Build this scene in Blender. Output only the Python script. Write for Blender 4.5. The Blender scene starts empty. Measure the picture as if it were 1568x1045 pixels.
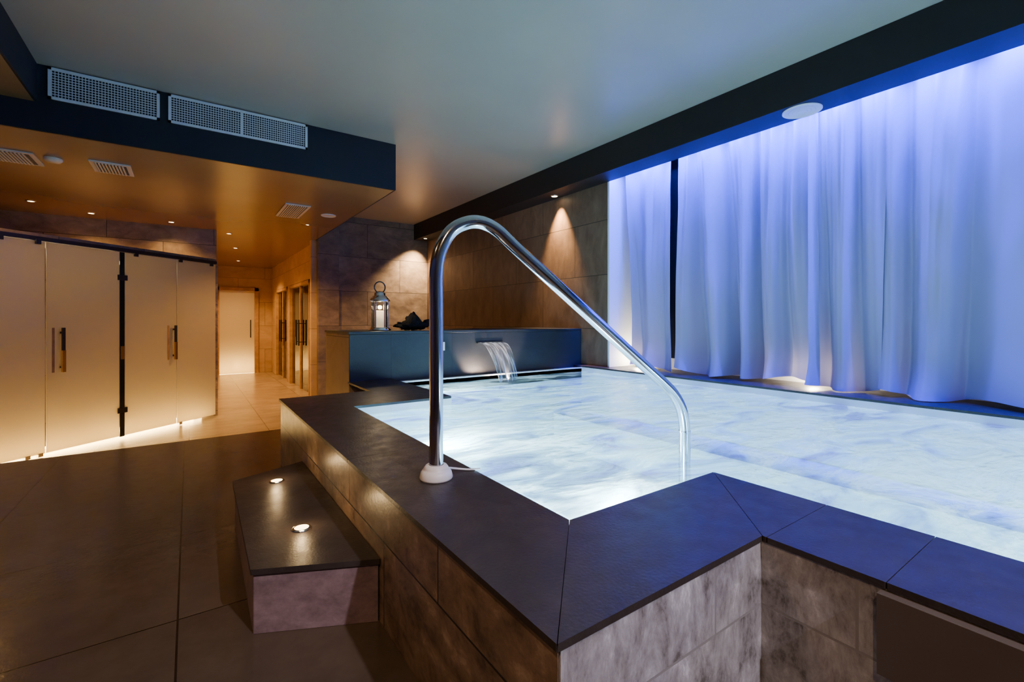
import bpy, bmesh, math, random
from mathutils import Vector, Matrix, noise as mnoise
random.seed(4)
scene = bpy.context.scene
COL = scene.collection

# ------------------------------------------------------------------ materials
def new_mat(name):
    m = bpy.data.materials.new(name); m.use_nodes = True
    nt = m.node_tree; nt.nodes.clear()
    out = nt.nodes.new('ShaderNodeOutputMaterial')
    return m, nt, out

def principled(name, col, rough=0.5, metal=0.0, noise_amt=0.08, nscale=8.0, bump=0.0, emis=None, estr=0.0, coat=0.0, spec=0.5):
    m, nt, out = new_mat(name)
    b = nt.nodes.new('ShaderNodeBsdfPrincipled')
    nt.links.new(b.outputs[0], out.inputs[0])
    tc = nt.nodes.new('ShaderNodeTexCoord')
    n = nt.nodes.new('ShaderNodeTexNoise'); n.inputs['Scale'].default_value = nscale; n.inputs['Detail'].default_value = 5
    nt.links.new(tc.outputs['Object'], n.inputs['Vector'])
    r = nt.nodes.new('ShaderNodeValToRGB')
    r.color_ramp.elements[0].position = 0.3; r.color_ramp.elements[1].position = 0.7
    r.color_ramp.elements[0].color = tuple(max(0, c*(1-noise_amt)) for c in col)+(1,)
    r.color_ramp.elements[1].color = tuple(min(1, c*(1+noise_amt)) for c in col)+(1,)
    nt.links.new(n.outputs['Fac'], r.inputs[0]); nt.links.new(r.outputs[0], b.inputs['Base Color'])
    b.inputs['Roughness'].default_value = rough; b.inputs['Metallic'].default_value = metal
    b.inputs['Coat Weight'].default_value = coat; b.inputs['Specular IOR Level'].default_value = spec
    if bump > 0:
        bp = nt.nodes.new('ShaderNodeBump'); bp.inputs['Strength'].default_value = bump; bp.inputs['Distance'].default_value = 0.01
        nt.links.new(n.outputs['Fac'], bp.inputs['Height']); nt.links.new(bp.outputs[0], b.inputs['Normal'])
    if emis:
        b.inputs['Emission Color'].default_value = tuple(emis)+(1,); b.inputs['Emission Strength'].default_value = estr
    return m

def stone(name, cols, tile=(0.6, 0.3), horiz=False, rough=0.45, grout=(0.02,0.018,0.016), stretch=(1.2, 9.0), off=0.5,
          bump=0.25, vary=0.25, gw=0.004, shift=(0.0, 0.0), nscale=1.5, rvar=0.0, rscale=6.0, dist=0.9, fscale=60, lo=0.3, hi=0.72, nrough=0.66, spec=0.5):
    """tiled veined stone; vertical faces use (x+y, z), horizontal ones (x, y)"""
    m, nt, out = new_mat(name)
    N = nt.nodes.new; L = nt.links.new
    b = N('ShaderNodeBsdfPrincipled'); L(b.outputs[0], out.inputs[0])
    tc = N('ShaderNodeTexCoord'); sp = N('ShaderNodeSeparateXYZ'); L(tc.outputs['Object'], sp.inputs[0])
    cb = N('ShaderNodeCombineXYZ')
    if horiz:
        ax = N('ShaderNodeMath'); ax.inputs[1].default_value = shift[0]; L(sp.outputs[0], ax.inputs[0])
        ay = N('ShaderNodeMath'); ay.inputs[1].default_value = shift[1]; L(sp.outputs[1], ay.inputs[0])
    else:
        a0 = N('ShaderNodeMath'); L(sp.outputs[0], a0.inputs[0]); L(sp.outputs[1], a0.inputs[1])
        ax = N('ShaderNodeMath'); ax.inputs[1].default_value = shift[0]; L(a0.outputs[0], ax.inputs[0])
        ay = N('ShaderNodeMath'); ay.inputs[1].default_value = shift[1]; L(sp.outputs[2], ay.inputs[0])
    L(ax.outputs[0], cb.inputs[0]); L(ay.outputs[0], cb.inputs[1])
    br = N('ShaderNodeTexBrick'); L(cb.outputs[0], br.inputs['Vector'])
    br.offset = off; br.inputs['Scale'].default_value = 1.0
    br.inputs['Brick Width'].default_value = tile[0]; br.inputs['Row Height'].default_value = tile[1]
    br.inputs['Mortar Size'].default_value = gw; br.inputs['Mortar Smooth'].default_value = 0.1
    v0 = 1.0-vary
    br.inputs['Color1'].default_value = (1,1,1,1); br.inputs['Color2'].default_value = (v0,v0,v0,1)
    br.inputs['Mortar'].default_value = (1,1,1,1)
    mp = N('ShaderNodeMapping'); mp.inputs['Scale'].default_value = (stretch[0], stretch[1], 1)
    addv = N('ShaderNodeVectorMath'); addv.operation = 'MULTIPLY_ADD'
    L(br.outputs['Color'], addv.inputs[0]); addv.inputs[1].default_value = (7, 11, 5); L(cb.outputs[0], addv.inputs[2])
    L(addv.outputs[0], mp.inputs['Vector'])
    n = N('ShaderNodeTexNoise'); n.inputs['Scale'].default_value = nscale; n.inputs['Detail'].default_value = 9
    n.inputs['Roughness'].default_value = nrough; n.inputs['Distortion'].default_value = dist
    L(mp.outputs[0], n.inputs['Vector'])
    r = N('ShaderNodeValToRGB'); e = r.color_ramp.elements
    k = len(cols)
    e[0].position = lo; e[0].color = cols[0]+(1,); e[1].position = hi; e[1].color = cols[-1]+(1,)
    for i in range(1, k-1):
        x = e.new(lo+(hi-lo)*i/(k-1)); x.color = cols[i]+(1,)
    L(n.outputs['Fac'], r.inputs[0])
    mx = N('ShaderNodeMix'); mx.data_type = 'RGBA'; mx.blend_type = 'MULTIPLY'; mx.inputs[0].default_value = 1
    L(r.outputs[0], mx.inputs[6]); L(br.outputs['Color'], mx.inputs[7])
    mg = N('ShaderNodeMix'); mg.data_type = 'RGBA'; L(br.outputs['Fac'], mg.inputs[0])
    L(mx.outputs[2], mg.inputs[6]); mg.inputs[7].default_value = grout+(1,)
    L(mg.outputs[2], b.inputs['Base Color'])
    b.inputs['Roughness'].default_value = rough; b.inputs['Specular IOR Level'].default_value = spec
    if rvar > 0:
        n2 = N('ShaderNodeTexNoise'); n2.inputs['Scale'].default_value = rscale; n2.inputs['Detail'].default_value = 8
        L(tc.outputs['Object'], n2.inputs['Vector'])
        mr = N('ShaderNodeMapRange'); mr.inputs[1].default_value = 0.35; mr.inputs[2].default_value = 0.65
        mr.inputs[3].default_value = rough-rvar; mr.inputs[4].default_value = rough+rvar
        L(n2.outputs['Fac'], mr.inputs[0]); L(mr.outputs[0], b.inputs['Roughness'])
    fine = N('ShaderNodeTexNoise'); fine.inputs['Scale'].default_value = fscale; fine.inputs['Detail'].default_value = 4
    L(tc.outputs['Object'], fine.inputs['Vector'])
    hs = N('ShaderNodeMath'); hs.operation = 'MULTIPLY_ADD'; L(br.outputs['Fac'], hs.inputs[0]); hs.inputs[1].default_value = -2.0
    L(fine.outputs['Fac'], hs.inputs[2])
    bp = N('ShaderNodeBump'); bp.inputs['Strength'].default_value = bump; bp.inputs['Distance'].default_value = 0.003
    L(hs.outputs[0], bp.inputs['Height']); L(bp.outputs[0], b.inputs['Normal'])
    return m

def emissive(name, col, s):
    m, nt, out = new_mat(name)
    e = nt.nodes.new('ShaderNodeEmission'); e.inputs[0].default_value = tuple(col)+(1,); e.inputs[1].default_value = s
    nt.links.new(e.outputs[0], out.inputs[0]); return m

def frosted(name, col, trans=0.6, gloss=0.08, rough=0.25):
    m, nt, out = new_mat(name); N = nt.nodes.new; L = nt.links.new
    d = N('ShaderNodeBsdfDiffuse'); d.inputs[0].default_value = tuple(col)+(1,)
    t = N('ShaderNodeBsdfTranslucent'); t.inputs[0].default_value = tuple(col)+(1,)
    tc = N('ShaderNodeTexCoord'); n = N('ShaderNodeTexNoise'); n.inputs['Scale'].default_value = 2.5; L(tc.outputs['Object'], n.inputs['Vector'])
    mr = N('ShaderNodeMapRange'); mr.inputs[3].default_value = trans-0.06; mr.inputs[4].default_value = trans+0.06
    L(n.outputs['Fac'], mr.inputs[0])
    m1 = N('ShaderNodeMixShader'); L(mr.outputs[0], m1.inputs[0]); L(d.outputs[0], m1.inputs[1]); L(t.outputs[0], m1.inputs[2])
    g = N('ShaderNodeBsdfGlossy'); g.inputs['Roughness'].default_value = rough
    m2 = N('ShaderNodeMixShader'); m2.inputs[0].default_value = gloss; L(m1.outputs[0], m2.inputs[1]); L(g.outputs[0], m2.inputs[2])
    L(m2.outputs[0], out.inputs[0]); return m

def clear_glass(name, tint=(0.9,0.95,0.95), gl=0.12, rough=0.02):
    m, nt, out = new_mat(name); N = nt.nodes.new; L = nt.links.new
    t = N('ShaderNodeBsdfTransparent'); t.inputs[0].default_value = tuple(tint)+(1,)
    g = N('ShaderNodeBsdfGlossy'); g.inputs['Roughness'].default_value = rough
    f = N('ShaderNodeFresnel'); f.inputs[0].default_value = 1.5
    a = N('ShaderNodeMath'); a.inputs[1].default_value = gl*0.4; L(f.outputs[0], a.inputs[0]); a.use_clamp = True
    mx = N('ShaderNodeMixShader'); L(a.outputs[0], mx.inputs[0]); L(t.outputs[0], mx.inputs[1]); L(g.outputs[0], mx.inputs[2])
    L(mx.outputs[0], out.inputs[0]); return m

def water_mat():
    m, nt, out = new_mat('pool_water_material'); N = nt.nodes.new; L = nt.links.new
    tc = N('ShaderNodeTexCoord')
    mp = N('ShaderNodeMapping'); mp.inputs['Rotation'].default_value = (0,0,0.45); mp.inputs['Scale'].default_value = (1.0, 2.0, 1.0)
    L(tc.outputs['Object'], mp.inputs['Vector'])
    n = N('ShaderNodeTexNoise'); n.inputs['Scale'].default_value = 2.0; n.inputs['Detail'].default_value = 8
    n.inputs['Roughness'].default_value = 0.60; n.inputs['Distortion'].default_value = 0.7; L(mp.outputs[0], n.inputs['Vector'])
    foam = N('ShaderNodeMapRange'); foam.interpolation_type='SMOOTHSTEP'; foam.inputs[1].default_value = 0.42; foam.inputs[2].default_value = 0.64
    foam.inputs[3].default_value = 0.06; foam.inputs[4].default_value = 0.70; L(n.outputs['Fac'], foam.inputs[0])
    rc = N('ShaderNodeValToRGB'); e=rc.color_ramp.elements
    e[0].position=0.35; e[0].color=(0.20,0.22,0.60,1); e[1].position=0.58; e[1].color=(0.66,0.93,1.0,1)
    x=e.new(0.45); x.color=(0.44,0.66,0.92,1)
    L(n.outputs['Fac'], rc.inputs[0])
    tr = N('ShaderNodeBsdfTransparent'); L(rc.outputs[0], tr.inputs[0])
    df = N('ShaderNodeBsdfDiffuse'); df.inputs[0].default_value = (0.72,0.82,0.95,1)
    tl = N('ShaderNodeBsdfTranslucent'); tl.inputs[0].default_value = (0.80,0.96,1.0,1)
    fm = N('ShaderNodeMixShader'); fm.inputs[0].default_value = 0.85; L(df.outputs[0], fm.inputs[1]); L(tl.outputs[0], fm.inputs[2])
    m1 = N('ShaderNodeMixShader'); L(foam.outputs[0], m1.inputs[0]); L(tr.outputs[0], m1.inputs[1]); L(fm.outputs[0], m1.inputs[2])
    g = N('ShaderNodeBsdfGlossy'); g.inputs['Roughness'].default_value = 0.10
    n2 = N('ShaderNodeTexNoise'); n2.inputs['Scale'].default_value = 7; n2.inputs['Detail'].default_value = 3; L(mp.outputs[0], n2.inputs['Vector'])
    ad = N('ShaderNodeMath'); ad.operation = 'MULTIPLY_ADD'; L(n.outputs['Fac'], ad.inputs[0]); ad.inputs[1].default_value = 2.0; L(n2.outputs['Fac'], ad.inputs[2])
    bp = N('ShaderNodeBump'); bp.inputs['Strength'].default_value = 0.6; bp.inputs['Distance'].default_value = 0.025
    L(ad.outputs[0], bp.inputs['Height']); L(bp.outputs[0], g.inputs['Normal']); L(bp.outputs[0], df.inputs['Normal'])
    f = N('ShaderNodeFresnel'); f.inputs[0].default_value = 1.33; L(bp.outputs[0], f.inputs['Normal'])
    m2 = N('ShaderNodeMixShader'); L(f.outputs[0], m2.inputs[0]); L(m1.outputs[0], m2.inputs[1]); L(g.outputs[0], m2.inputs[2])
    L(m2.outputs[0], out.inputs[0]); return m

def fabric(name, col):
    m, nt, out = new_mat(name); N = nt.nodes.new; L = nt.links.new
    tc = N('ShaderNodeTexCoord'); w = N('ShaderNodeTexNoise'); w.inputs['Scale'].default_value = 300; L(tc.outputs['Object'], w.inputs['Vector'])
    bp = N('ShaderNodeBump'); bp.inputs['Strength'].default_value = 0.1; bp.inputs['Distance'].default_value = 0.001; L(w.outputs['Fac'], bp.inputs['Height'])
    d = N('ShaderNodeBsdfDiffuse'); d.inputs[0].default_value = tuple(col)+(1,); L(bp.outputs[0], d.inputs['Normal'])
    t = N('ShaderNodeBsdfTranslucent'); t.inputs[0].default_value = tuple(col)+(1,)
    mx = N('ShaderNodeMixShader'); mx.inputs[0].default_value = 0.10; L(d.outputs[0], mx.inputs[1]); L(t.outputs[0], mx.inputs[2])
    L(mx.outputs[0], out.inputs[0]); return m

M = {}
M['ceil'] = principled('ceiling_plaster', (0.37,0.315,0.235), rough=0.34, noise_amt=0.04, nscale=1.5)
M['soffit'] = principled('soffit_brown_paint', (0.25,0.14,0.053), rough=0.24, noise_amt=0.05, nscale=1.5)
M['navy'] = principled('duct_navy_paint', (0.010,0.010,0.014), rough=0.6, noise_amt=0.05, spec=0.3)
M['beam'] = principled('beam_black_paint', (0.014,0.011,0.011), rough=0.6, noise_amt=0.05, spec=0.3)
M['floor'] = stone('floor_dark_tile', [(0.062,0.045,0.033),(0.076,0.056,0.040),(0.092,0.068,0.049)], tile=(0.69,0.69), horiz=True, off=0.0, rough=0.20,
                   grout=(0.012,0.008,0.005), stretch=(1,1), vary=0.08, shift=(0.03+6.9, -1.79+6.9), nscale=6, rvar=0.03, rscale=16, bump=0.12, gw=0.003, fscale=90, dist=0.0)
M['floor_low'] = stone('floor_beige_stone', [(0.28,0.21,0.13),(0.36,0.27,0.175),(0.44,0.34,0.22)], tile=(0.8,0.8), horiz=True, off=0.0, rough=0.25,
                   grout=(0.15,0.11,0.07), stretch=(1,1.6), vary=0.08, nscale=2.2, rvar=0.02, dist=0.2)
M['coping'] = stone('coping_slate', [(0.023,0.017,0.016),(0.032,0.025,0.023),(0.045,0.036,0.033)], tile=(50,50), horiz=True, rough=0.42, stretch=(1,1), vary=0.0, nscale=6, bump=0.3, rvar=0.05, shift=(20,20), rscale=20, fscale=120, spec=0.45)
M['pstone'] = stone('pool_wall_travertine', [(0.12,0.105,0.10),(0.25,0.235,0.235),(0.34,0.325,0.33),(0.43,0.415,0.425),(0.64,0.62,0.64)], tile=(0.75,0.3), rough=0.5, stretch=(3.4,1.6), vary=0.12, shift=(9,3.235), grout=(0.24,0.23,0.225), nscale=4.6, dist=0.25, lo=0.36, hi=0.66, nrough=0.74, gw=0.003)
M['pstone_b'] = stone('pool_wall_brown_stone', [(0.085,0.056,0.040),(0.17,0.115,0.080),(0.24,0.165,0.115),(0.42,0.31,0.23)], tile=(0.75,0.3), rough=0.32, stretch=(2.0,2.6), vary=0.2, shift=(9,3.235), nscale=4.4, dist=0.25, lo=0.36, hi=0.67, nrough=0.74, gw=0.003)
M['stepstone'] = stone('step_riser_stone', [(0.12,0.078,0.085),(0.21,0.14,0.15),(0.31,0.22,0.23)], tile=(3,3), rough=0.5, stretch=(3,2), vary=0.0, shift=(9,9), nscale=8, dist=0.2, nrough=0.74)
M['wstone'] = stone('wall_brown_stone', [(0.11,0.084,0.066),(0.18,0.142,0.112),(0.25,0.20,0.16),(0.35,0.285,0.225)], tile=(1.2,0.6), rough=0.5, stretch=(1.6,2.4), vary=0.3, shift=(12,0.55), nscale=2.4, dist=0.4)
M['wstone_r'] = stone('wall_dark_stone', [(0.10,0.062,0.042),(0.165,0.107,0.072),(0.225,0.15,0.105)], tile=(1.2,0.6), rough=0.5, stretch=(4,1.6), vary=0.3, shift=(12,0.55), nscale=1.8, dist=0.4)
M['wstone_o'] = stone('corridor_wall_stone', [(0.40,0.27,0.14),(0.50,0.35,0.19),(0.58,0.42,0.25)], tile=(1.2,0.6), rough=0.5, stretch=(1.6,2.4), vary=0.12, shift=(12,0), nscale=1.4, grout=(0.2,0.13,0.07), dist=0.4)
M['ledge'] = stone('ledge_blue_slate', [(0.015,0.018,0.018),(0.023,0.027,0.027),(0.032,0.037,0.037)], tile=(0.6,0.6), rough=0.4, stretch=(1,2), vary=0.2, shift=(9,0.53), nscale=2, grout=(0.01,0.012,0.015), off=0)
M['basin'] = principled('pool_liner_white', (0.82,0.90,0.92), rough=0.6, noise_amt=0.02)
M['water'] = water_mat()
M['chrome'] = principled('polished_steel', (0.72,0.72,0.74), rough=0.12, metal=1.0, noise_amt=0.02)
M['whitep'] = principled('white_plastic', (0.75,0.72,0.70), rough=0.4, noise_amt=0.02)
M['black'] = principled('black_metal', (0.012,0.012,0.013), rough=0.4, noise_amt=0.02)
M['vent'] = principled('vent_aluminium', (0.72,0.68,0.62), rough=0.5, metal=0.1, noise_amt=0.03)
M['ventw'] = principled('grille_cream_paint', (0.75,0.66,0.50), rough=0.5, noise_amt=0.03)
M['frost'] = frosted('frosted_glass', (0.76,0.68,0.50), gloss=0.08, rough=0.28)
M['frostend'] = frosted('frosted_glass_pale', (0.88,0.80,0.62), trans=0.75)
M['glass'] = clear_glass('clear_glass')
M['darkglass'] = principled('window_dark_glass', (0.01,0.015,0.02), rough=0.05, noise_amt=0.0)
M['white'] = principled('reveal_white_paint', (0.75,0.75,0.75), rough=0.6, noise_amt=0.02)
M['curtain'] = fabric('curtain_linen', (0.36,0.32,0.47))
M['wood'] = principled('door_frame_oak', (0.42,0.26,0.12), rough=0.45, noise_amt=0.2, nscale=12)
M['brass'] = principled('brushed_brass', (0.80,0.56,0.26), rough=0.25, metal=1.0, noise_amt=0.03)
M['warmE'] = emissive('warm_lamp_glow', (1.0,0.72,0.38), 25)
M['stepE'] = emissive('step_lamp_glow', (1.0,0.70,0.32), 12)
M['coolE'] = emissive('pool_lamp_glow', (0.8,0.95,1.0), 14)
M['blueE'] = emissive('led_tape_blue', (0.03,0.06,1.0), 20)
M['candle'] = principled('candle_wax', (0.85,0.75,0.55), rough=0.5, emis=(1,0.7,0.35), estr=0.6)
M['cloth'] = principled('dark_towel_cloth', (0.010,0.009,0.010), rough=0.95, nscale=40, bump=0.5, spec=0.1)
M['panel'] = principled('bronze_panel', (0.085,0.065,0.055), rough=0.4, noise_amt=0.12, nscale=3)

# ------------------------------------------------------------------ mesh builder
class B:
    def __init__(s, name):
        s.name = name; s.v = []; s.f = []; s.fm = []; s.fs = []; s.mats = []; s.M = Matrix.Identity(4)
    def mi(s, mat):
        m = M[mat]
        if m not in s.mats: s.mats.append(m)
        return s.mats.index(m)
    def add(s, verts, faces, mat, smooth=False):
        o = len(s.v); i = s.mi(mat)
        s.v += [tuple(s.M @ Vector(p)) for p in verts]
        for f in faces:
            s.f.append([o+k for k in f]); s.fm.append(i); s.fs.append(smooth)
    def box(s, x0,x1,y0,y1,z0,z1, mat):
        p = [(x0,y0,z0),(x1,y0,z0),(x1,y1,z0),(x0,y1,z0),(x0,y0,z1),(x1,y0,z1),(x1,y1,z1),(x0,y1,z1)]
        s.add(p, [(0,3,2,1),(4,5,6,7),(0,1,5,4),(1,2,6,5),(2,3,7,6),(3,0,4,7)], mat); return s
    def prism(s, poly, z0, z1, mat, side=None):
        n = len(poly)
        p = [(x,y,z0) for x,y in poly]+[(x,y,z1) for x,y in poly]
        s.add(p, [tuple(reversed(range(n))), tuple(range(n,2*n))], mat)
        s.add(p, [(i,(i+1)%n,n+(i+1)%n,n+i) for i in range(n)], side or mat); return s
    def lathe(s, c, prof, mat, n=32, smooth=True):
        vs=[]; fs=[]
        for r,z in prof:
            for k in range(n):
                a=2*math.pi*k/n; vs.append((c[0]+r*math.cos(a), c[1]+r*math.sin(a), c[2]+z))
        for i in range(len(prof)-1):
            for k in range(n):
                fs.append((i*n+k, i*n+(k+1)%n, (i+1)*n+(k+1)%n, (i+1)*n+k))
        s.add(vs, fs, mat, smooth); return s
    def disc(s, c, r, mat, up=False, n=32):
        vs=[(c[0]+r*math.cos(2*math.pi*k/n), c[1]+r*math.sin(2*math.pi*k/n), c[2]) for k in range(n)]
        s.add(vs, [tuple(range(n)) if up else tuple(reversed(range(n)))], mat); return s
    def tube(s, pts, r, mat, n=20, caps=True, closed=False):
        pts=[Vector(p) for p in pts]; vs=[]; fs=[]; N=len(pts)
        up=None
        for i,p in enumerate(pts):
            if closed: t=(pts[(i+1)%N]-pts[i-1]).normalized()
            elif i==0: t=(pts[1]-p).normalized()
            elif i==N-1: t=(p-pts[-2]).normalized()
            else: t=((pts[i+1]-p).normalized()+(p-pts[i-1]).normalized()).normalized()
            if up is None:
                up=t.orthogonal().normalized()
            up=(up-t*up.dot(t)).normalized(); w=t.cross(up)
            for k in range(n):
                a=2*math.pi*k/n; vs.append(tuple(p+up*(r*math.cos(a))+w*(r*math.sin(a))))
        R = N if closed else N-1
        for i in range(R):
            j=(i+1)%N
            for k in range(n):
                fs.append((i*n+k,i*n+(k+1)%n,j*n+(k+1)%n,j*n+k))
        s.add(vs,fs,mat,True)
        if caps and not closed:
            s.add(vs[:n],[tuple(reversed(range(n)))],mat); s.add(vs[-n:],[tuple(range(n))],mat)
        return s
    def done(s, bevel=0.0, seg=2):
        me = bpy.data.meshes.new(s.name); me.from_pydata(s.v, [], s.f); 
        for m in s.mats: me.materials.append(m)
        for i,p in enumerate(me.polygons): p.material_index = s.fm[i]; p.use_smooth = s.fs[i]
        me.update()
        bm = bmesh.new(); bm.from_mesh(me); bmesh.ops.recalc_face_normals(bm, faces=bm.faces); bm.to_mesh(me); bm.free()
        ob = bpy.data.objects.new(s.name, me); COL.objects.link(ob)
        if bevel > 0:
            md = ob.modifiers.new('bevel','BEVEL'); md.width = bevel; md.segments = seg; md.limit_method='ANGLE'
        return ob

def catmull(P, sub=8):
    P=[Vector(p) for p in P]; out=[]
    for i in range(len(P)-1):
        p0=P[max(i-1,0)]; p1=P[i]; p2=P[i+1]; p3=P[min(i+2,len(P)-1)]
        for k in range(sub):
            t=k/sub
            out.append(0.5*((2*p1)+(-p0+p2)*t+(2*p0-5*p1+4*p2-p3)*t*t+(-p0+3*p1-3*p2+p3)*t**3))
    out.append(P[-1]); return out

def light(kind, name, loc, energy, col, parent=None, target=None, **kw):
    d = bpy.data.lights.new(name, kind); d.energy = energy; d.color = col
    for k,v in kw.items(): setattr(d, k, v)
    o = bpy.data.objects.new(name, d); COL.objects.link(o); o.location = loc
    if target is not None:
        o.rotation_euler = (Vector(target)-Vector(loc)).to_track_quat('-Z','Y').to_euler()
    if parent: o.parent = parent
    return o

ZC = 1.35
# ------------------------------------------------------------------ shell
UF = 0.405   # upper floor level
B('floor').prism([(-3.2,-2),(1.129,-2),(1.129,0.564),(0.489,0.564),(0.489,3.341),(1.084,3.341),(1.084,4.41),(-3.2,4.41)],0.0,UF,'floor').done()
B('floor_lower').box(-3.3,4.2,4.41,15.2,-0.1,0.0,'floor_low').done()
B('floor_edge_step').box(-2.55,1.05,4.41,4.71,0.0,0.2,'floor').done(0.004)
B('ceiling').box(-3.3,4.25,-2.1,8.3,3.15,3.25,'ceil').done()
so = B('ceiling_soffit'); so.box(-3.2,1.72,4.575,8.1,2.68,3.149,'soffit'); so.box(0.33,1.72,8.1,13.4,2.68,3.149,'soffit'); so.box(1.72,1.75,8.2,13.4,2.68,3.1,'soffit'); so.done()
B('duct_fascia').box(-3.2,1.735,4.555,4.575,2.68,3.149,'navy').done()
B('duct_side_fascia').box(1.72,1.735,4.575,8.19,2.68,3.149,'navy').done()
sl = B('ceiling_soffit_left'); sl.box(-3.2,-0.89,-2,4.554,2.88,3.149,'soffit'); sl.box(-0.89,-0.875,-2,4.554,2.88,3.149,'navy'); sl.done()
bmx = B('ceiling_beam'); bmx.box(3.475,3.75,-2,8.19,2.86,3.149,'beam'); bmx.box(3.7505,3.762,-1.95,3.5,3.02,3.04,'blueE'); ledo=bmx.done()
B('wall_left').box(-3.3,-3.2,-2,8.2,0,3.15,'wstone').done()
B('wall_near').box(-3.3,4.25,-2.1,-2.0,0,3.15,'wstone').done()
B('wall_steam_room').box(-3.2,0.33,8.1,8.2,0,2.68,'wstone').done()
B('wall_back').box(1.75,3.76,8.2,8.3,0,3.15,'wstone').done()
bp = B('wall_pier'); bp.box(1.751,2.08,8.08,8.199,0,3.149,'wstone'); bp.done()
B('wall_right').box(3.75,3.95,3.53,8.2,0,3.149,'wstone_r').done()
B('wall_window').box(4.15,4.25,-2,3.6,0.8,3.149,'white').done()
B('wall_window_return').box(3.951,4.25,3.60,3.7,0.8,3.149,'white').done()
B('trim_1').box(3.752,4.14,3.505,3.529,0.833,3.149,'white').done()
B('wall_corridor_left').box(0.23,0.33,8.2,13.4,0,2.68,'wstone_o').done()
we=B('wall_corridor_end'); we.box(0.2,0.60,13.4,13.5,0,2.68,'wstone_o'); we.box(1.36,3.8,13.4,13.5,0,2.68,'wstone_o'); we.box(0.60,1.36,13.4,13.5,2.08,2.68,'wstone_o'); we.done()
wr=B('wall_lobby'); wr.box(0.0,2.0,15.0,15.1,0,2.5,'wstone_o'); wr.box(0.0,0.1,13.5,15.0,0,2.5,'wstone_o'); wr.box(1.9,2.0,13.5,15.0,0,2.5,'wstone_o'); wr.done()
lobby=B('ceiling_lobby').box(0.0,2.0,13.5,15.1,2.5,2.6,'soffit').done()
cr = B('wall_corridor_right')
for y0,y1 in ((8.3,8.75),(10.75,11.0),(12.6,13.4)): cr.box(1.75,1.85,y0,y1,0,2.68,'wstone_o')
cr.box(1.75,1.85,8.75,10.75,2.08,2.68,'wstone_o'); cr.box(1.75,1.85,11.0,12.6,2.08,2.68,'wstone_o'); cr.done()
B('wall_sauna_side').box(3.4,3.5,8.3,13.4,0,2.68,'wstone_o').done()
B('ceiling_sauna').box(1.85,3.4,8.31,13.39,2.6,2.68,'soffit').done()
B('wall_corridor_face').box(1.66,1.75,8.19,8.3,0,2.68,'wstone_o').done()

wn = B('window_1')
for (a,b) in ((-1.6,0.2),(0.4,1.9),(2.15,3.25)):
    wn.box(4.12,4.149,a,b,0.95,3.05,'darkglass')
    wn.box(4.09,4.13,a-0.04,a+0.02,0.9,3.1,'black'); wn.box(4.09,4.13,b-0.02,b+0.04,0.9,3.1,'black')
wn.done()

# ------------------------------------------------------------------ pool
I = [(0.805,0.89),(1.46,0.89),(1.46,-1.7),(3.62,-1.7),(3.62,3.80),(1.46,3.80),(1.46,2.80),(0.805,2.80)]
TZ=0.818
pw = B('pool_surround_wall')
pw.box(0.49,0.60,0.57,3.34,0,TZ-0.001,'pstone_b')
pw.box(0.492,1.135,0.565,0.66,0,TZ-0.001,'pstone')
pw.box(1.13,1.23,-2,0.57,0,TZ-0.001,'pstone')
pw.box(0.60,1.08,3.24,3.34,0,TZ-0.001,'pstone_b')
pw.box(3.63,4.149,-2,3.50,0,TZ-0.001,'pstone_b')
pw.done()
bs = B('pool_basin')
n=len(I)
vs=[(x,y,0.02) for x,y in I]+[(x,y,TZ-0.001) for x,y in I]
bs.add(vs,[(i,(i+1)%n,n+(i+1)%n,n+i) for i in range(n)]+[tuple(range(n))],'basin')
bs.box(0.806,1.46,0.891,2.799,0.02,0.42,'basin')
bs.box(3.2,3.619,-1.69,3.79,0.02,0.35,'basin')
bs.box(1.462,3.745,3.80,3.932,0.70,0.805,'basin')
LAMPS=((0.807,1.9,1,0,0.62,50),(1.1,0.892,0,1,0.62,34),(1.462,-0.2,1,0,0.55,34),(1.462,3.3,1,0,0.55,32),(2.5,-1.698,0,1,0.5,28))
for (x,y,dx,dy,z,e) in LAMPS:
    bs.M = Matrix.Translation((x,y,z)) @ Vector((dx,dy,0)).to_track_quat('Z','Y').to_matrix().to_4x4()
    bs.lathe((0,0,0),[(0.0,0.012),(0.06,0.012),(0.075,0.0)],'coolE'); bs.lathe((0,0,0),[(0.07,0.0),(0.07,0.014),(0.085,0.014),(0.095,0.0)],'chrome')
bs.M = Matrix.Identity(4)
basin = bs.done()
bmw = B('pool_water'); bmw.add([(x,y,0.772) for x,y in I],[tuple(range(n))],'water'); wo = bmw.done()

g=0.0008
cp = B('pool_coping')
Z0,Z1=TZ,0.832
def slab(poly): cp.prism(poly,Z0,Z1,'coping')
slab([(0.48,0.56+g),(0.805,0.89+g),(0.805,1.75-g),(0.48,1.75-g)])
slab([(0.48,1.75+g),(0.805,1.75+g),(0.805,2.80-g),(0.48,2.80-g)])
slab([(0.48,2.80+g),(1.46,2.80+g),(1.46,3.93),(1.08,3.93),(1.08,3.35),(0.48,3.35)])
slab([(0.48+2*g,0.56),(1.125-g,0.56),(1.46-g,0.89),(0.805+g,0.89)])
slab([(1.125+g,0.56-g),(1.46,0.89-2*g),(1.46,0.55+g),(1.125,0.55+g)])
for a,b in ((0.55,0.32),(0.32,-0.28),(-0.28,-0.9),(-0.9,-1.5),(-1.5,-1.99)): slab([(1.125,b+g),(1.46,b+g),(1.46,a-g),(1.125,a-g)])
cp.done(0.002)
rc = B('window_ledge')
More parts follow.
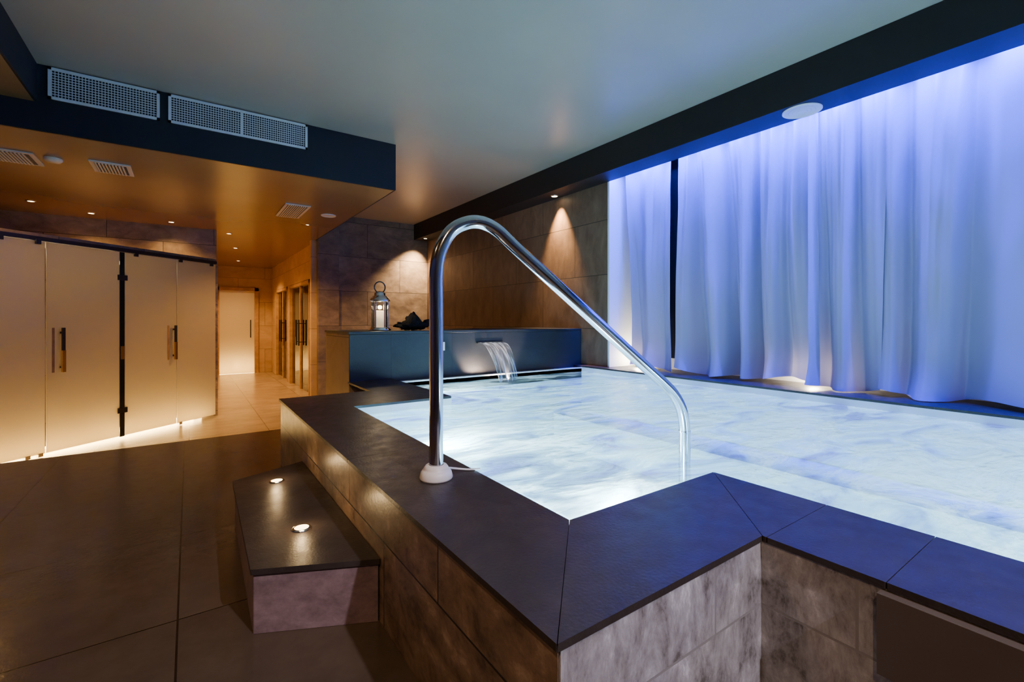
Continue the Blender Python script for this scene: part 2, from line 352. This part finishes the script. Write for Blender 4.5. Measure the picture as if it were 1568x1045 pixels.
for a,b in ((-1.99,-1.3),(-1.3,-0.6),(-0.6,0.1),(0.1,0.8),(0.8,1.5),(1.5,2.2),(2.2,2.9),(2.9,3.50)): rc.box(3.622,4.149,a+0.0005,b-0.0005,TZ,Z1,'coping')
rc.box(3.622,3.748,3.50,3.93,TZ,Z1,'coping')
rc.done()
lb = B('stone_ledge')
lb.box(1.10,3.745,3.952,4.76,0,1.225,'wstone_o'); 
lb.box(1.097,3.747,3.94,3.953,0.80,1.225,'ledge')
lb.box(1.09,3.748,3.935,4.77,1.226,1.25,'ledge')
lb.done(0.003)
sw = B('wall_switch_plate'); sw.box(1.90,1.98,3.930,3.939,1.06,1.14,'vent'); sw.box(1.915,1.965,3.926,3.931,1.075,1.125,'whitep'); sw.done(0.002)
pn = B('access_panel'); pn.box(1.105,1.129,-0.9,0.33,0.655,0.814,'panel'); pn.box(1.129,1.131,-0.9,0.33,0.645,0.655,'black'); pn.done(0.002)

# step
st = B('entry_step')
SP=[(0.485,1.42),(0.157,1.578),(0.172,2.47),(0.485,2.61)]
SP2=[(0.487,1.41),(0.149,1.57),(0.163,2.48),(0.487,2.62)]
st.prism(list(reversed(SP)),UF+0.001,0.588,'stepstone'); st.prism(list(reversed(SP2)),0.588,0.605,'coping')
for (x,y) in ((0.33,2.36),(0.328,1.775)):
    st.lathe((x,y,0.605),[(0.034,0.0),(0.034,0.004),(0.024,0.005)],'chrome'); st.disc((x,y,0.609),0.025,'stepE',up=True)
step=st.done(0.003)
for (x,y) in ((0.33,2.36),(0.328,1.775)):
    light('POINT','step_lamp_light',(x,y,0.66),0.8,(1,0.65,0.3),parent=step,shadow_soft_size=0.012)

# handrail
A=Vector((0.66,1.373)); D=Vector((0.989,-0.242))
RP=[(0,0.8325),(0,1.0),(0,1.2),(0,1.40),(0,1.50),(0.012,1.575),(0.047,1.64),(0.095,1.672),(0.147,1.68),(0.205,1.658),(0.275,1.60),(0.44,1.466),(0.61,1.329),(0.78,1.191),(0.90,1.094),(0.95,1.045),(0.985,0.985),(1.0,0.91),(1.0,0.80),(1.0,0.45)]
pts=catmull([(A.x+D.x*p,A.y+D.y*p,z) for p,z in RP],6)
hr=B('pool_handrail'); hr.tube(pts,0.0225,'chrome',n=28)
hr.lathe((A.x,A.y,0.8325),[(0.0,0.0),(0.052,0.0),(0.054,0.006),(0.050,0.022),(0.044,0.030),(0.040,0.032),(0.040,0.036),(0.034,0.044),(0.024,0.046)],'whitep')
hr.tube([(A.x+D.x,A.y+D.y,0.90),(A.x+D.x,A.y+D.y,0.895)],0.0245,'chrome')
hr.tube(catmull([(0.70,1.37,0.86),(0.74,1.39,0.845),(0.78,1.38,0.837),(0.82,1.36,0.836)],6),0.0035,'whitep',n=8)
hr.done()

# waterfall
wf=B('wall_waterfall'); wf.box(2.33,2.63,3.905,3.94,1.117,1.130,'ledge')
vs=[];fs=[];nx,nz=16,20
for j in range(nz+1):
    t=j/nz
    for i in range(nx+1):
        s=i/nx; x=2.34+0.28*s+(0.5-s)*0.06*t
        y=3.905-0.42*t*(1-0.25*t)+0.012*math.sin(s*23+t*3); z=1.12-0.347*t*t
        vs.append((x,y,z+0.006*math.sin(s*31+t*9)))
for j in range(nz):
    for i in range(nx):
        a=j*(nx+1)+i; fs.append((a,a+1,a+nx+2,a+nx+1))
M['fall']=frosted('falling_water',(0.75,0.85,0.95),trans=0.5,gloss=0.4,rough=0.08)
nt=M['fall'].node_tree
o=[n_ for n_ in nt.nodes if n_.type=='OUTPUT_MATERIAL'][0]; prev=o.inputs[0].links[0].from_socket
tr=nt.nodes.new('ShaderNodeBsdfTransparent'); mx=nt.nodes.new('ShaderNodeMixShader')
tc=nt.nodes.new('ShaderNodeTexCoord'); mp=nt.nodes.new('ShaderNodeMapping'); mp.inputs['Scale'].default_value=(40,3,3); nn=nt.nodes.new('ShaderNodeTexNoise'); nn.inputs['Scale'].default_value=1.5
nt.links.new(tc.outputs['Object'],mp.inputs[0]); nt.links.new(mp.outputs[0],nn.inputs['Vector'])
mr=nt.nodes.new('ShaderNodeMapRange'); mr.inputs[1].default_value=0.4; mr.inputs[2].default_value=0.62; mr.inputs[3].default_value=0.1; mr.inputs[4].default_value=0.8
nt.links.new(nn.outputs['Fac'],mr.inputs[0]); nt.links.new(mr.outputs[0],mx.inputs[0]); nt.links.new(tr.outputs[0],mx.inputs[1]); nt.links.new(prev,mx.inputs[2]); nt.links.new(mx.outputs[0],o.inputs[0])
wf.add(vs,fs,'fall',True); wfo=wf.done()
light('SPOT','waterfall_lamp',(2.48,3.6,0.79),36,(1,0.70,0.52),parent=wfo,target=(2.48,3.93,1.0),spot_size=1.6,shadow_soft_size=0.03)

# ------------------------------------------------------------------ curtains
def curtain(y0,y1,seed,x=3.92,zb=0.865,lean=0.0,gather=0.0):
    rnd=random.Random(seed); w=abs(y1-y0); nc=int(w*200)+20; nr=90; ztop=3.10
    ph=[rnd.uniform(0,6.28) for _ in range(8)]
    vs=[];fs=[]; yc=(y0+y1)/2
    for j in range(nr+1):
        t=j/nr
        for i in range(nc+1):
            s=i/nc; Y=y0+(y1-y0)*s
            wv=Y+0.11*math.sin(2.9*Y+ph[0]+t*0.7)+0.05*math.sin(7*Y+ph[1]-t*1.3)
            tight=math.sin(2*math.pi*wv/0.12+ph[2]); 
            b1=2*math.pi*wv/0.33+ph[3]+0.6*math.sin(2*t+ph[4])
            broad=1-2*abs(math.sin(b1/2))**1.3
            mid=math.sin(2*math.pi*wv/0.19+ph[5])
            at=0.018*max(0,1-t*1.6)+0.002; am=0.020*(1-abs(t-0.35)); ab=0.036+0.054*t
            mod=0.45+0.85*(0.5+0.5*math.sin(4.3*Y+ph[6]))
            f=at*tight+am*mid*abs(mid)+ab*broad*mod
            f+=0.035*mnoise.noise(Vector((Y*2.0,t*2.2,seed)))+0.008*mnoise.noise(Vector((Y*9.0,t*7,seed+5)))
            flare=max(0,(t-0.88)/0.12); 
            X=x+f-0.045*flare**2*(1+0.7*math.sin(9*Y+ph[6]))
            Yv=Y+lean*t*t+0.02*math.sin(t*3+ph[7])*(s-0.5)+gather*(yc-Y)*math.sin(math.pi*min(1,t*1.1))
            z0=zb+0.022*math.sin(5.2*Y+ph[4])+0.014*math.sin(13*Y+ph[6])
            Z=ztop+(z0-ztop)*t
            Z=max(Z,0.838)
            X=max(3.78 if Z>2.7 else 3.72,min(4.06,X)); vs.append((X,Yv,Z))
    for j in range(nr):
        for i in range(nc):
            a=j*(nc+1)+i; fs.append((a,a+1,a+nc+2,a+nc+1))
    b=B('curtain'); b.add(vs,fs,'curtain',True)
    return b.done()
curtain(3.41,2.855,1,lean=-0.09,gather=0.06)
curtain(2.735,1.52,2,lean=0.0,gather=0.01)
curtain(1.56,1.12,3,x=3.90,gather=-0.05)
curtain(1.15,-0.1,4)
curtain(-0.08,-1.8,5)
ct=B('curtain_track'); ct.box(3.89,3.95,-1.95,3.50,3.10,3.148,'whitep'); ct.done()

# ------------------------------------------------------------------ duct vents
def vent(x0,x1,muls):
    b=B('air_vent'); z0,z1=2.915,3.14; y=4.554
    fw=0.018
    b.box(x0,x1,y-0.004,y,z0,z1,'black')
    b.box(x0,x1,y-0.016,y,z0,z0+fw,'vent'); b.box(x0,x1,y-0.016,y,z1-fw,z1,'vent')
    b.box(x0,x0+fw,y-0.016,y,z0,z1,'vent'); b.box(x1-fw,x1,y-0.016,y,z0,z1,'vent')
    for m in muls: b.box(m-0.008,m+0.008,y-0.015,y,z0,z1,'vent')
    k=int((x1-x0)/0.0175)
    for i in range(1,k):
        x=x0+(x1-x0)*i/k; b.box(x-0.002,x+0.002,y-0.011,y-0.006,z0,z1,'vent')
    for i in range(1,12):
        z=z0+(z1-z0)*i/12; b.box(x0,x1,y-0.013,y-0.008,z-0.002,z+0.002,'vent')
    b.done()
vent(-0.818,-0.19,[]); vent(-0.136,0.889,[0.368])

def grille(x,y,s,sy=None):
    sy=sy or s
    b=B('ceiling_grille'); z=2.68
    b.box(x-s/2,x+s/2,y-sy/2,y+sy/2,z-0.012,z-0.0005,'ventw')
    b.box(x-s/2+0.03,x+s/2-0.03,y-sy/2+0.03,y+sy/2-0.03,z-0.014,z-0.012,'black')
    k=int((s-0.06)/0.022)
    for i in range(k):
        xx=x-s/2+0.035+i*0.022; b.box(xx,xx+0.011,y-sy/2+0.02,y+sy/2-0.02,z-0.02,z-0.012,'ventw')
    b.done()
grille(-0.55,5.30,0.27,0.34); grille(-1.17,5.37,0.30,0.36); grille(1.03,6.13,0.27,0.75)
sd=B('smoke_detector'); sd.lathe((-0.92,5.28,2.68),[(0.06,0),(0.06,-0.015),(0.045,-0.03),(0.0,-0.032)],'ventw'); sd.done()
def speaker(x,y,z,r):
    b=B('ceiling_speaker'); b.lathe((x,y,z),[(r,0),(r,-0.006),(r*0.9,-0.011),(r*0.88,-0.007),(0,-0.009)],'whitep',n=48)
    for k in range(3): b.lathe((x,y,z-0.0075),[(r*(0.25+0.2*k),-0.001),(r*(0.27+0.2*k),-0.003),(r*(0.29+0.2*k),-0.001)],'vent',n=48)
    b.done()
speaker(1.45,6.14,2.68,0.09); speaker(3.62,1.52,2.86,0.125)

def downlight(x,y,z,energy,tgt=None,size=1.6,col=(1,0.60,0.26),r=0.03,soft=0.03,blend=0.6,name='recessed_spotlight'):
    b=B(name); b.lathe((x,y,z),[(r*1.5,0),(r*1.5,-0.004),(r*1.1,-0.008),(r,-0.004)],'chrome'); b.disc((x,y,z-0.004),r,'warmE'); o=b.done()
    light('SPOT',name+'_lamp',(x,y,z-0.02),energy,col,parent=o,target=tgt or (x,y,0),spot_size=size,shadow_soft_size=soft,spot_blend=blend)
W=(1,0.50,0.14)
for (x,y,e) in ((-1.5,6.05,60),(-1.45,7.3,24),(-1.0,7.7,40),(-0.2,7.77,40),(0.50,8.3,170),(0.7,9.9,230),(0.9,12.0,230)):
    downlight(x,y,2.68,e,size=2.3,col=W,r=0.03)
downlight(1.35,6.9,2.68,180,size=2.3,col=W,r=0.02)
# spots grazing the stone walls below the beam
downlight(3.645,4.30,2.86,560,tgt=(3.80,4.33,1.9),size=1.05,col=(1,0.60,0.26),blend=0.9,r=0.035)
downlight(3.58,7.90,2.86,620,tgt=(3.25,8.35,1.5),size=1.4,col=(1,0.62,0.30),blend=0.95)
# unseen fill downlights added to brighten the near floor and pool faces (behind / above the photographer)
downlight(-0.8,-0.7,3.15,120,tgt=(-0.2,0.9,0.4),size=1.9,col=(1,0.62,0.34))
downlight(0.95,-1.6,3.15,420,tgt=(0.95,0.6,0.45),size=0.85,col=(0.94,0.86,1.0))
downlight(-1.5,1.6,2.88,55,size=2.4,col=(1,0.55,0.24))

# ------------------------------------------------------------------ glass cabin (steam rooms)
P0=Vector((-1.43,6.16,0)); DV=Vector((0.76,0.65,0)).normalized(); ang=math.atan2(DV.y,DV.x)
MM=Matrix.Translation(P0)@Matrix.Rotation(ang,4,'Z')
gw=B('glass_partition'); gw.M=MM
for a,b_ in ((-2.25,-1.2),(-1.19,-0.52),(-0.51,0.340),(0.352,1.025),(1.085,1.70),(1.712,2.27)):
    gw.box(a,b_,-0.005,0.005,0.03,2.12,'frost')
gw.box(-2.25,2.28,-0.02,0.02,2.125,2.165,'black')
gw.box(1.03,1.08,-0.006,0.006,0.02,2.12,'darkglass')
for x in (1.055,):
    for z in (1.83,0.32): gw.box(x-0.05,x+0.05,-0.016,0.016,z-0.03,z+0.03,'black')
    gw.box(x-0.02,x+0.02,-0.014,0.014,0.90,1.05,'brass')
for x in (0.28,0.0,1.75,2.2,1.2,-0.6): gw.box(x-0.02,x+0.02,-0.025,0.025,2.09,2.14,'black')
for x in (0.30,0.2,1.75): gw.box(x-0.02,x+0.02,-0.018,0.018,0.005,0.04,'chrome')
for x,z0,z1 in ((0.47,0.82,1.27),(1.66,0.85,1.28),(-0.65,0.82,1.27)):
    gw.box(x-0.012,x+0.012,-0.055,-0.035,z0,z1,'black'); gw.box(x-0.014,x+0.014,-0.058,-0.032,z0,z0+0.22,'brass')
    for z in (z0+0.05,z1-0.05): gw.box(x-0.008,x+0.008,-0.04,0.04,z-0.01,z+0.01,'black')
    gw.box(x-0.012,x+0.012,0.035,0.05,z0,z1,'black')
    gw.box(x-0.075,x-0.055,-0.012,-0.006,z0,z1,'wood')
gw.done()
e0=P0+DV*(-2.3); e1=P0+DV*2.3
B('cabin_roof').prism([(e0.x,e0.y+0.03),(e1.x-0.01,e1.y+0.03),(e1.x-0.01,8.1),(e0.x,8.1)],2.166,2.2,'wstone').done()
B('wall_cabin_return').box(0.28,0.33,7.72,8.1,0,2.16,'pstone_b').done()
cl=B('steam_room_led_strip'); cl.M=MM
cl.box(-2.2,2.2,0.30,0.33,0.002,0.02,'warmE'); clo=cl.done()
nrm=Vector((-DV.y,DV.x,0))
def strip(t0,t1,off,z,e,col,tx,spread=math.pi):
    c=P0+DV*((t0+t1)/2)+nrm*off; c.z=z
    o=light('AREA','steam_room_light',c,e,col)
    o.data.shape='RECTANGLE'; o.data.size=t1-t0; o.data.size_y=0.05; o.data.spread=spread
    zax=-(Vector((-nrm.x,-nrm.y,tx))).normalized(); xax=DV; yax=zax.cross(xax)
    o.rotation_euler=Matrix((xax,yax,zax)).transposed().to_euler(); o.parent=clo
strip(-2.2,2.2,0.30,0.04,40,(1,0.62,0.20),0.1)
strip(-2.2,2.2,0.16,0.04,22,(1,0.66,0.24),0.3)
strip(-2.2,1.6,0.9,2.1,17,(1,0.72,0.40),-0.7)

# ------------------------------------------------------------------ corridor doors
d=B('door_1'); x0,x1=0.60,1.36; y=13.398
d.box(x0-0.09,x0,y-0.05,y,0,2.16,'wood'); d.box(x1,x1+0.09,y-0.05,y,0,2.16,'wood'); d.box(x0-0.09,x1+0.09,y-0.05,y,2.08,2.16,'wood')
d.box(x0,x1,y-0.03,y-0.02,0.01,2.075,'frostend'); d.tube([(x1-0.09,y-0.07,0.9),(x1-0.09,y-0.07,1.35)],0.012,'black'); 
for z in (0.95,1.3): d.tube([(x1-0.09,y-0.07,z),(x1-0.09,y-0.02,z)],0.008,'black')
do=d.done()
light('AREA','lobby_floor_light',(0.98,13.68,0.10),20,(1,0.62,0.22),parent=lobby,target=(0.98,13.4,0.22),shape='RECTANGLE',size=0.9,size_y=0.1)
light('AREA','lobby_ceiling_light',(0.98,14.4,2.45),14,(1,0.62,0.30),parent=lobby,target=(0.98,14.1,0),shape='DISK',size=0.3)
def gdoor(y0,y1,nm):
    d=B(nm); x=1.80; h=2.07
    d.box(x-0.06,x+0.06,y0,y0+0.05,0,h,'wood'); d.box(x-0.06,x+0.06,y1-0.05,y1,0,h,'wood'); d.box(x-0.06,x+0.06,y0,y1,h-0.06,h,'wood')
    ym=(y0+y1)/2; d.box(x-0.03,x+0.03,ym-0.03,ym+0.03,0,h-0.06,'wood')
    d.box(x-0.005,x+0.005,y0+0.05,ym-0.03,0.02,h-0.06,'glass'); d.box(x-0.005,x+0.005,ym+0.03,y1-0.05,0.02,h-0.06,'glass')
    for yy in (ym-0.12,ym+0.12):
        d.tube([(x-0.07,yy,0.85),(x-0.07,yy,1.35)],0.014,'black')
        for z in (0.92,1.28): d.tube([(x-0.07,yy,z),(x,yy,z)],0.008,'black')
    d.done()
gdoor(8.76,10.74,'door_2'); gdoor(11.01,12.59,'door_3')
downlight(2.6,9.5,2.6,150,size=2.4,col=W); downlight(2.6,11.8,2.6,150,size=2.4,col=W)

# ------------------------------------------------------------------ lantern & cloth
ln=B('candle_lantern'); c=(1.44,4.18,1.25)
ln.lathe(c,[(0,0),(0.10,0),(0.10,0.012),(0.085,0.022),(0.085,0.03),(0,0.03)],'chrome')
ln.lathe(c,[(0.078,0.03),(0.078,0.27)],'glass')
for k in range(4):
    a=math.pi/4+k*math.pi/2; px,py=c[0]+0.082*math.cos(a),c[1]+0.082*math.sin(a)
    ln.tube([(px,py,1.275),(px,py,1.525)],0.005,'chrome',n=8)
ln.lathe(c,[(0.09,0.27),(0.092,0.28),(0.085,0.29),(0.06,0.32),(0.05,0.325),(0.05,0.345),(0.03,0.36),(0,0.365)],'chrome')
ln.lathe(c,[(0,0.03),(0.036,0.03),(0.036,0.18),(0.032,0.185),(0,0.183)],'candle')
ln.tube([(c[0]+0.05*math.cos(a),c[1],c[2]+0.40+0.052*math.sin(a)) for a in [2*math.pi*k/28 for k in range(28)]],0.006,'black',n=10,closed=True)
lno=ln.done()
light('POINT','candle_flame_light',(c[0],c[1],c[2]+0.22),5,(1,0.7,0.38),parent=lno,shadow_soft_size=0.02)
bm=bmesh.new(); bmesh.ops.create_icosphere(bm,subdivisions=5,radius=1)
for v in bm.verts:
    p=v.co.copy(); q=p*2.2
    rr=1+0.35*mnoise.noise(q)+0.22*abs(mnoise.noise(q*2.3+Vector((3,1,2))))*2-0.15
    p=p*rr; p.x*=0.16; p.y*=0.09; p.z=p.z*0.06+0.06
    p.z*=1+0.35*math.cos(v.co.x*5.5+0.5)
    p.z=max(p.z,0); v.co=Vector((1.77,4.16,1.251))+p
me=bpy.data.meshes.new('crumpled_towel'); bm.to_mesh(me); bm.free()
for p in me.polygons: p.use_smooth=True
me.materials.append(M['cloth']); tw=bpy.data.objects.new('crumpled_towel',me); COL.objects.link(tw)

# ------------------------------------------------------------------ lamps: pool, LED
C=(0.64,0.92,1.0)
for (x,y,dx,dy,z,e) in LAMPS:
    light('AREA','pool_lamp',(x+dx*0.04,y+dy*0.04,z),e,C,parent=basin,target=(x+dx,y+dy,z),shape='DISK',size=0.16)
Bl=(0.02,0.035,1.0)
def ledlight(y0,y1,e,tx,x=3.775,z=3.03,sy=0.03,col=Bl,spread=math.pi):
    o=light('AREA','led_strip_light',(x,(y0+y1)/2,z),e,col,parent=ledo)
    o.data.shape='RECTANGLE'; o.data.size=abs(y1-y0); o.data.size_y=sy; o.data.spread=spread
    xax=Vector((0,1,0)); zax=-Vector((tx,0,-1)).normalized(); yax=zax.cross(xax)
    o.rotation_euler=Matrix((xax,yax,zax)).transposed().to_euler()
ledlight(-1.9,3.45,500,0.06,spread=2.6)
for yy in (1.62,3.36):
    b=B('floor_uplight'); b.lathe((4.06,yy,0.832),[(0.03,0),(0.03,0.04),(0.02,0.045)],'black'); b.disc((4.06,yy,0.873),0.022,'warmE',up=True); o=b.done()
    light('POINT','floor_uplight_lamp',(4.06,yy,0.93),18,(1,0.85,0.6),parent=o,shadow_soft_size=0.03)

# ------------------------------------------------------------------ world & camera
w=bpy.data.worlds.new('World'); scene.world=w; w.use_nodes=True
w.node_tree.nodes['Background'].inputs[0].default_value=(0.05,0.07,0.12,1); w.node_tree.nodes['Background'].inputs[1].default_value=0.5
cam=bpy.data.cameras.new('camera'); co=bpy.data.objects.new('camera',cam); COL.objects.link(co)
cam.sensor_width=36; cam.lens=16.19; cam.shift_y=-0.0207; cam.clip_start=0.02
co.location=(0,0,ZC); co.rotation_euler=(math.radians(90),0,math.radians(-35.02))
scene.camera=co
